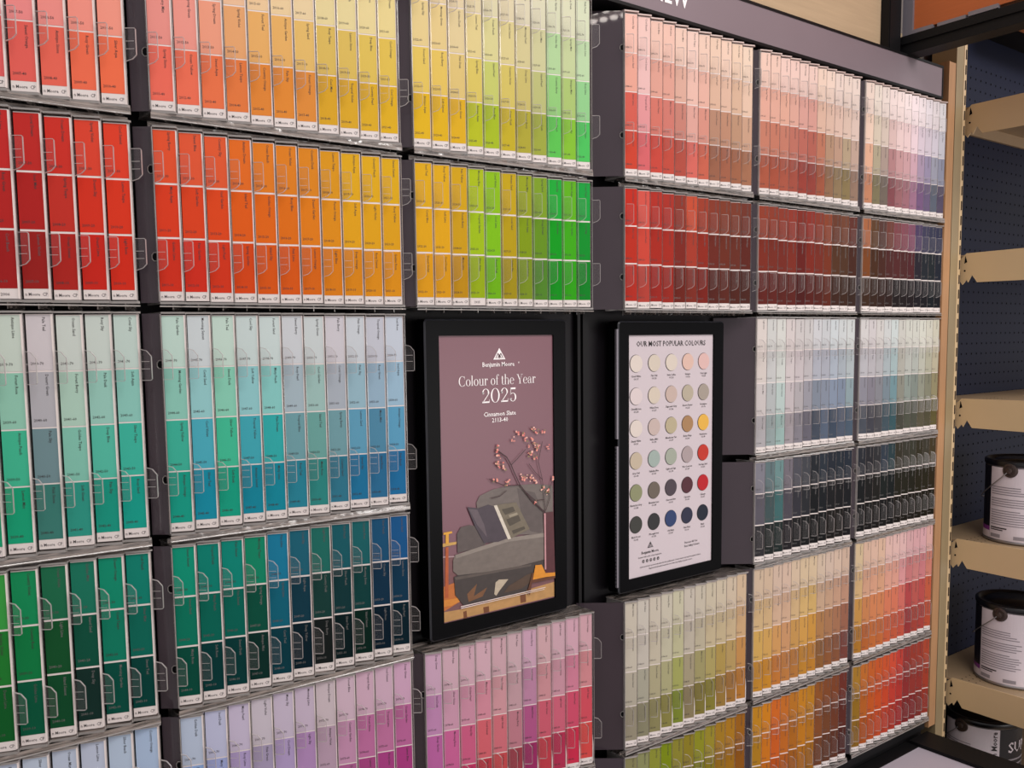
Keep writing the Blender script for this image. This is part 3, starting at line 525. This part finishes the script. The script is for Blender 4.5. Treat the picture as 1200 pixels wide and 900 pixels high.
for i, path in enumerate(TWIGS):
    for a, b in zip(path, path[1:]):
        a, b = Vector((a[0], 0, a[1])), Vector((b[0], 0, b[1])); d = b - a; n_ = Vector((-d.z, 0, d.x)).normalized()*(.0009 if i == 0 else .0005)
        frontpoly(m, [(p.x, p.z) for p in (a-n_, b-n_, b+n_, a+n_)], nb, K)
for i, (x, z) in enumerate(BLOOM):
    for k in range(5):
        u, v, r_ = x + random.uniform(-.0035, .0035), z + random.uniform(-.0035, .0035), random.uniform(.0010, .0022)
        if u > .858: u = .858
        frontpoly(m, [(u + r_*math.cos(g*1.2566+k), v + r_*math.sin(g*1.2566+k)*(.7+.3*(k % 2))) for g in range(5)], nb + 1 + random.choice((0, 0, 1, 2, 3)), K + .0001 + .00002*k)
m.build('sofa_picture', mats, sheet)

t = thing('framed_poster', (1.125, .03, -.43), 'black framed white poster of thirty round colour discs with a printed heading', 'poster')
frame(t, .9965, 1.2555, -.4175, .0295, 1.020, 1.228, -.396, .0065)
m = MB(); m.box(1.018, 1.230, PY, PY+.003, -.398, .0085); sheet = m.build('printed_sheet', [MT['sheet']], t)
m = MB(); m.box(.9925, .9962, .0215, .0255, -.160, .0165); m.box(.9925, .9962, .0215, .0255, -.405, -.172, 0)
for k in range(38): m.box(.9918, .9925, .022, .0245, -.400 + .006*k, -.3975 + .006*k, 1)
m.build('hinge_strip', [MT['greyf'], MT['bevel']], t)
DISC = ['C9BDB4 C0B4A6 C5B9AD C9A89B C9A5A0', 'C6B8B8 C0B3A4 B39E95 A59A88 958A80', 'C8BCB4 B3A09A A69A7E 97734F D0A040', 'AFA08C 8F9C96 92978A 9A8B8C AE2A1C', '7D7F5F 5F554C 423840 48202A A8101C', '33332F 262628 24365F 22243A 121A2A']
NM = [['Cloud White', 'Pale Oak', 'Swiss Coffee', 'Intrigue', 'First Light'], ['Chantilly Lace', 'White Dove', 'Edgecomb Gray', 'Revere Pewter', 'Stonington'], ['Simply White', 'Balboa Mist', 'Manchester Tan', 'Shaker Beige', 'Hawthorne'], ['Grey Owl', 'Palladian Blue', 'Saybrook Sage', 'Wet Concrete', 'Heritage Red'], ['Nantucket Gray', 'Mountain Lane', 'Charcoal Slate', 'Caponata', 'Caliente'], ['Black Forest', 'Wrought Iron', 'Old Navy', 'Hale Navy', 'Black']]
ROWZ = [-.0396, -.0932, -.1462, -.1996, -.2530, -.3065]; COLX = [1.0385, 1.0808, 1.1222, 1.1632, 1.2040]
let = MB()
for i, z in enumerate(ROWZ):
    for j, x in enumerate(COLX):
        m = MB(); r_ = .0140; h = DISC[i].split()[j]
        m.disc((x - .0006, PY - .0002, z), UX, UP, r_ + .0007, 1, 28); 
        for k in range(28):
            a, b = [2*math.pi*q/28 for q in (k, k+1)]
            m.poly([(x+r_*math.cos(a), PY-.0001, z+r_*math.sin(a)), (x+r_*math.cos(b), PY-.0001, z+r_*math.sin(b)), (x+r_*math.cos(b), PY-.0009, z+r_*math.sin(b)), (x+r_*math.cos(a), PY-.0009, z+r_*math.sin(a))], 0)
        m.disc((x, PY - .0009, z), UX, UP, r_, 0, 28)
        ob = m.build('colour_disc', [cmat(h), MT['mid_ink']], sheet)
        let = MB(); let.text(NM[i][j], (x, PY-.0004, z - .0222), UX, UP, .0046, 1, 'C', .9); let.text('OC-%d' % (17 + 7*i + 3*j), (x, PY-.0004, z - .0268), UX, UP, .0042, 1, 'C', .9)
        let.build('disc_caption', [MT['ink'], MT['mid_ink']], sheet)
INKS = [MT['ink'], MT['mid_ink'], MT['sheet']]
let = MB(); let.text('OUR MOST POPULAR COLOURS', (1.1235, PY-.0004, -.0118), UX, UP, .0125, 0, 'C', .93); let.build('heading', INKS, sheet); let = MB()
logo(let, 1.0724, -.3497, .0105, 0, 2, PY-.0004)
let.text('Benjamin Moore', (1.0717, PY-.0004, -.3588), UX, UP, .0068, 0, 'C', .9)
let.build('brand_logo', INKS, sheet); let = MB()
let.text('Connect with us for colour inspiration', (1.0717, PY-.0004, -.3650), UX, UP, .0038, 1, 'C', .95)
let.build('small_print', INKS, sheet); let = MB()
for k, c in enumerate('OfPdv'):
    x = 1.0560 + .0088*k; let.disc((x, PY-.0004, -.3712), UX, UP, .0029, 1, 16)
    let.text(c, (x, PY-.0008, -.3728), UX, UP, .0046, 2, 'C')
let.build('social_icons', INKS, sheet); let = MB()
let.text('Discover All Our', (1.1572, PY-.0004, -.3560), UX, UP, .0050, 1, 'L', .95); let.text('Best Selling Colours', (1.1572, PY-.0004, -.3622), UX, UP, .0050, 1, 'L', .95)
let.build('slogan', INKS, sheet); let = MB()
let.text('Colour accuracy is ensured only when tinted in quality paints. Colours shown may vary from painted surfaces.', (1.1235, PY-.0004, -.3815), UX, UP, .0036, 1, 'C', .95)
let.text('Registered trademarks licensed for use in this shop display of popular colours.', (1.1235, PY-.0004, -.3865), UX, UP, .0036, 1, 'C', .95)
let.build('footer', INKS, sheet)

# ------------------------------------------------------------------ header sign, wood panels above
t = thing('header_sign', (.8, -.01, .50), 'long mauve grey header sign with white lettering above the colour racks', 'sign')
m = MB(); m.box(-.35, 1.946, .004, .058, .513, .5725); m.build('sign_board', [MT['header']], t)
m = MB(); m.box(-.35, 1.949, .0025, .058, .5725, .577); m.box(-.35, 1.949, .0025, .058, .508, .513); m.box(1.946, 1.949, .0025, .058, .513, .5725); m.build('edge_trim', [MT['black']], t)
m = MB(); m.text('COLOUR PREVIEW', (1.138, .0032, .5315), UX, UP, .042, 0, 'R', .92); m.build('lettering', [MT['white']], t)

t = thing('wood_fascia_panel', (1.3, .04, .567), 'pale oak fascia panel standing above the mauve header sign', 'wood panel')
m = MB(); m.box(.2, 1.745, .030, .055, .578, 1.05)
m.build('panel_board', [MT['wood']], t)
m = MB(); m.box(.2, 1.745, .026, .030, .578, .583); m.build('bottom_trim', [MT['black']], t)
t = thing('black_corner_post', (1.768, .02, .567), 'black square post between the pale oak panel and the orange panel', 'post')
m = MB(); m.box(1.745, 1.790, .012, .055, .578, 1.05); m.build('post_body', [MT['black']], t)
m = MB(); m.box(1.7475, 1.7875, .0105, .012, .58, 1.04); m.build('post_face', [MT['black']], t)
t = thing('orange_fascia_panel', (1.80, -.4, .58), 'orange cherry wood fascia panel in a grey frame above the side shelves', 'wood panel')
m = MB(); m.box(1.802, 1.822, -1.3, .012, .620, 1.05); m.build('panel_board', [MT['orange']], t)
m = MB(); m.box(1.796, 1.806, -.009, .012, .612, 1.05); m.box(1.796, 1.806, -.05, -.009, .612, .620); m.box(1.796, 1.806, -.115, -.060, .612, .619); m.box(1.796, 1.806, -.175, -.120, .614, .622)
m.build('aluminium_frame', [MT['greyf']], t)
m = MB(); m.box(1.795, 1.830, -1.3, .03, .596, .612); m.box(1.800, 1.845, -1.3, .03, .576, .596); m.build('carrier_beam', [MT['black']], t)

# ------------------------------------------------------------------ end strip, upright, pegboard, shelves
t = thing('oak_end_strip', (1.977, .0, -.90), 'vertical oak strip closing the right end of the colour racks', 'wood trim')
m = MB(); m.box(1.9655, 1.996, .0, .06, -.905, .590); m.build('strip_board', [MT['strip']], t)
m = MB(); m.box(1.9640, 1.9655, -.002, .06, -.905, .590); m.build('edge_banding', [MT['strip']], t)
t = thing('shelf_upright', (2.02, .0, -E0), 'beige slotted metal upright between the colour display and the side shelves', 'upright post')
m = MB(); m.box(1.999, 2.031, .0, .055, -E0, .644); m.box(1.72, 1.999, .08, .095, .40, .66); m.box(1.85, 1.856, .078, .08, .40, .66); m.build('post_body', [MT['olive']], t)
m = MB(); m.tube([(2.0335, .001, -E0), (2.0335, .001, .646)], .0026, 0, 8); m.build('lit_bead', [MT['beige_hi']], t)  # lighter beige bead paints in the lit edge of the post
m = MB(); m.box(2.036, 2.047, .0015, .055, -E0, .646)
for k in range(64):
    z = -1.46 + .0328*k; m.box(2.0395, 2.0420, -.0005, .002, z, z+.020, 1)
m.build('slotted_face', [MT['beige'], P('slot_shadow_brown', '3E3024', .7)], t)
t = thing('pegboard', (2.4, .03, -E0), 'navy perforated pegboard behind the side shelves', 'pegboard')
m = MB(); m.box(2.047, 3.0, .075, .081, -E0, .80)
for i in range(28):
    for j in range(84):
        x, z = 2.064 + .0254*i, -1.47 + .0254*j
        if z < .72: m.disc((x, .0745, z), UX, UP, .0027, 1, 7)
m.build('perforated_board', [MT['navy'], MT['hole']], t)
t = thing('wooden_ledge', (2.4, -.02, .68), 'small orange wood ledge high on the navy pegboard', 'ledge')
m = MB(); m.box(2.205, 2.95, -.04, -.015, .702, .724); m.build('ledge_board', [MT['orange_w']], t)
m = MB(); m.box(2.205, 2.95, -.015, .074, .716, .724); m.build('cleat', [MT['black']], t)

BX = 2.058; SHELF = [(.511, 'topmost beige shelf, mounted high under the orange panel'), (.184, 'second beige shelf from the top with nothing on it'),
    (-.145, 'empty beige shelf directly above the upper paint can'), (-.472, 'beige shelf carrying the upper paint can'), (-.806, 'beige shelf carrying the lower full paint can'), (-1.096, 'lowest beige shelf holding the can with the dark label')]
for zt_, lab in SHELF:
    t = thing('gondola_shelf', (BX+.1, -.1, zt_ - .07), lab, 'metal shelf', 'beige shelves right of the display')
    pts = [(-.001, -.006), (-.006, -.001), (-.38, .002), (-.38, -.071), (-.031, -.067), (-.0195, -.050), (-.011, -.066), (-.008, -.060), (.001, -.071), (.006, -.064), (.006, -.012)]
    m = MB(); m.slab([(y, z + zt_) for y, z in pts], BX, BX+.003, 'x', 0)
    m.slab([(y, z + zt_) for y, z in [(-.004, -.0065), (-.002, -.024), (-.0085, -.021), (-.0065, -.014)]], BX-.0004, BX, 'x', 1)
    m.slab([(-.0035 + .0022*math.cos(k), zt_ - .040 + .0022*math.sin(k)) for k in [q*.785 for q in range(8)]], BX-.0004, BX, 'x', 1)
    m.build('bracket', [MT['beige'], MT['hole']], t)
    m = MB(); zz = zt_ - .004
    m.box(BX+.003, 2.95, -.375, .074, zz-.004, zz, 0); m.box(BX+.003, 2.95, -.378, -.375, zz-.035, zz, 0); m.box(BX+.003, 2.95, .067, .074, zz-.03, zz-.004, 0)
    for i in range(7):
        for j in range(3): m.disc((BX+.02+.018*i, -.02-.016*j, zz+.0004), (1, 0, 0), (0, 1, 0), .0019, 1, 8)
    m.build('shelf_deck', [MT['deck'], MT['hole']], t)

def can(cx, cy, zs, label, kind, turn=0):
    t = thing('paint_can', (cx, cy, zs), label, 'paint can', 'paint cans on the side shelves'); R = .083; H = .19
    m = MB(); m.lathe(cx, cy, [(0, .003), (R-.004, .003), (R-.002, 0), (R+.001, .002), (R+.001, .006), (R-.001, .008), (R-.001, H-.016), (R+.0012, H-.012)], 0, 56, zs)
    m.build('can_body', [MT['tin']], t, smooth=True)
    m = MB(); m.lathe(cx, cy, [(R+.0012, H-.013), (R+.0025, H-.010), (R+.0025, H-.002), (R, H), (R-.006, H), (R-.008, H-.006), (R-.018, H-.006), (R-.020, H-.002), (0, H-.002)], 0, 56, zs); m.build('lid', [MT['lid']], t, smooth=True)
    def patch(m, a0, a1, z0, z1, mat, dr=.0004, n=None):
        n = n or max(2, int(abs(a1-a0)/4)); rr = R + dr
        for i in range(n):
            a, b = [math.radians(a0 + turn + (a1-a0)*k/n) for k in (i, i+1)]
            m.poly([(cx+rr*math.cos(a), cy+rr*math.sin(a), zs+z0), (cx+rr*math.cos(b), cy+rr*math.sin(b), zs+z0), (cx+rr*math.cos(b), cy+rr*math.sin(b), zs+z1), (cx+rr*math.cos(a), cy+rr*math.sin(a), zs+z1)], mat)
    lb = MB(); patch(lb, 147, 238, .008, H-.016, 0); patch(lb, -122, 147, .008, H-.016, 1); patch(lb, -90, 147, .024, .034, 2, .0007); patch(lb, -90, 147, .008, .024, 0, .0007)
    random.seed(5)
    for k in range(17):
        if k in (4, 9): continue
        z = .128 - .0054*k; patch(lb, 150, random.choice((205, 212, 196, 209)), z, z+.0021, 3, .0008)
    patch(lb, 150, 178, .033, .036, 4, .0008); patch(lb, 150, 172, .0285, .031, 4, .0008); patch(lb, 150, 168, .012, .020, 3, .0008); patch(lb, 188, 206, .012, .020, 3, .0008)
    def curved(txt, ang, z, size, mat, vertical, dr=.0011):        # lettering wrapped round the can
        x = 0
        for c in txt:
            gv, gf, adv = glyph(c); n = len(lb.v)
            for a, b in gv:
                if vertical: A = math.radians(ang + turn) - b*-size/R*-1; Z = z + x + a*size; A = math.radians(ang + turn) - b*size/R
                else: A = math.radians(ang + turn) + (x + a*size)/R; Z = z + b*size
                lb.v.append((cx+(R+dr)*math.cos(A), cy+(R+dr)*math.sin(A), zs+Z))
            lb.f += [tuple(n+i for i in q) for q in gf]; lb.m += [mat]*len(gf); x += adv*size
    curved('Benjamin Moore', 234, .055, .017, 4, True)
    curved('SUPER', 252, .118, .036, 0, False)
    for k in range(3): patch(lb, 252, 300, .098-.012*k, .102-.012*k, 3, .0008)
    lb.build('paper_label', [MT['canw'], MT['cand'], MT['canp'], MT['cgrey'], MT['ink']], t)
    for a0 in (180, 0):      # wire ears on both sides, and the bail between them
        g = math.radians(a0 + turn); n_ = Vector((math.cos(g), math.sin(g), 0)); u = Vector((-n_.y, n_.x, 0)); c = Vector((cx, cy, zs + .169)) + n_*(R + .0003)
        m = MB(); prof = [(.0165, 0), (.0158, .0024), (.0115, .0032), (.0105, .0018), (.0070, .0018), (.0062, .0066), (.0034, .0074), (0, .0074)]
        for (ra, ha), (rb, hb_) in zip(prof, prof[1:]):
            for k in range(20):
                p = [2*math.pi*q/20 for q in (k, k+1)]
                f_ = lambda r_, h_, q: c + n_*(h_ - (r_*math.cos(q))**2/(2*R)) + u*r_*math.cos(q) + UP*r_*math.sin(q)
                m.poly([f_(ra, ha, p[0]), f_(ra, ha, p[1]), f_(rb, hb_, p[1]), f_(rb, hb_, p[0])], 0)
        m.build('handle_ear', [MT['ear']], t, smooth=True)
    m = MB(); path = []
    for k in range(17):
        g = math.pi*k/16; ax = Vector((math.cos(math.radians(180+turn)), math.sin(math.radians(180+turn)), 0)); sd = Vector((ax.y, -ax.x, 0))
        path.append(Vector((cx, cy, zs + .169)) + ax*(R + .006)*math.cos(g) + sd*(R + .006)*math.sin(g) - UP*.078*math.sin(g)**.9)
    m.tube(path, .0012, 0, 6); m.build('wire_bail', [MT['tin']], t, smooth=True)
can(2.18, -.10, -.4755, 'white labelled paint can on the fourth shelf, uppermost of the three cans', 0)
can(2.18, -.09, -.8095, 'white labelled paint can on the fifth shelf, middle one of the three cans', 0)
can(2.18, -.024, -1.0995, 'paint can with vertical lettering and a dark label, lowest of the three cans', 1, -8)

# ------------------------------------------------------------------ counter below the display
t = thing('service_counter', (1.2, -.25, -E0), 'pale grey counter with a black raised border at the bottom right', 'counter')
m = MB(); m.box(.30, 1.884, -.42, -.022, -.945, -.920); m.build('counter_top', [MT['desk']], t)
m = MB(); m.box(.30, 1.884, -.022, .008, -.945, -.9185); m.box(1.884, 1.960, -.42, .0, -.950, -.912); m.box(.30, 1.884, -.43, -.42, -.95, -.917); m.build('border_and_shade_strip', [MT['black']], t)  # back strip is black in place of the shade under the racks
m = MB(); m.box(.34, 1.94, -.38, .004, -E0, -.945); m.build('counter_base', [MT['backing']], t)

# ------------------------------------------------------------------ LED ceiling tracks behind the camera: their lamps mirror in the glossy side panels
LEDM = P('led_lens', 'FFF4EC', .4, emit=16)
for q, (a, b_) in enumerate((((-.163, -1.959), (-.060, -1.982)), ((-.220, -2.047), (-.074, -2.062)))):
    A, B = Vector((a[0], a[1], 1.30)), Vector((b_[0], b_[1], 1.30)); d = (B-A); L_ = d.length; d.normalize(); n_ = Vector((-d.y, d.x, 0)); A -= d*.5; L_ += .8
    t = thing('led_track', ((A+B).x/2, (A+B).y/2, 1.32), 'white ceiling LED track %s the display' % ('nearer to' if q == 0 else 'farther from'), 'ceiling light', 'LED tracks')
    m = MB(); m.obox(A - n_*.02 + UP*.012, d, n_, UP, L_, .04, .03); m.build('track_housing', [MT['white']], t)
    for k in range(int(L_/.046)):
        m = MB(); c = A + d*(.04 + .046*k)
        m.lathe(c.x, c.y, [(.004, .000), (.014, .003), (.016, .012)], 0, 16, 1.30); m.disc((c.x, c.y, 1.30), (1, 0, 0), (0, 1, 0), .004, 0, 16); m.build('led_lens', [LEDM], t)
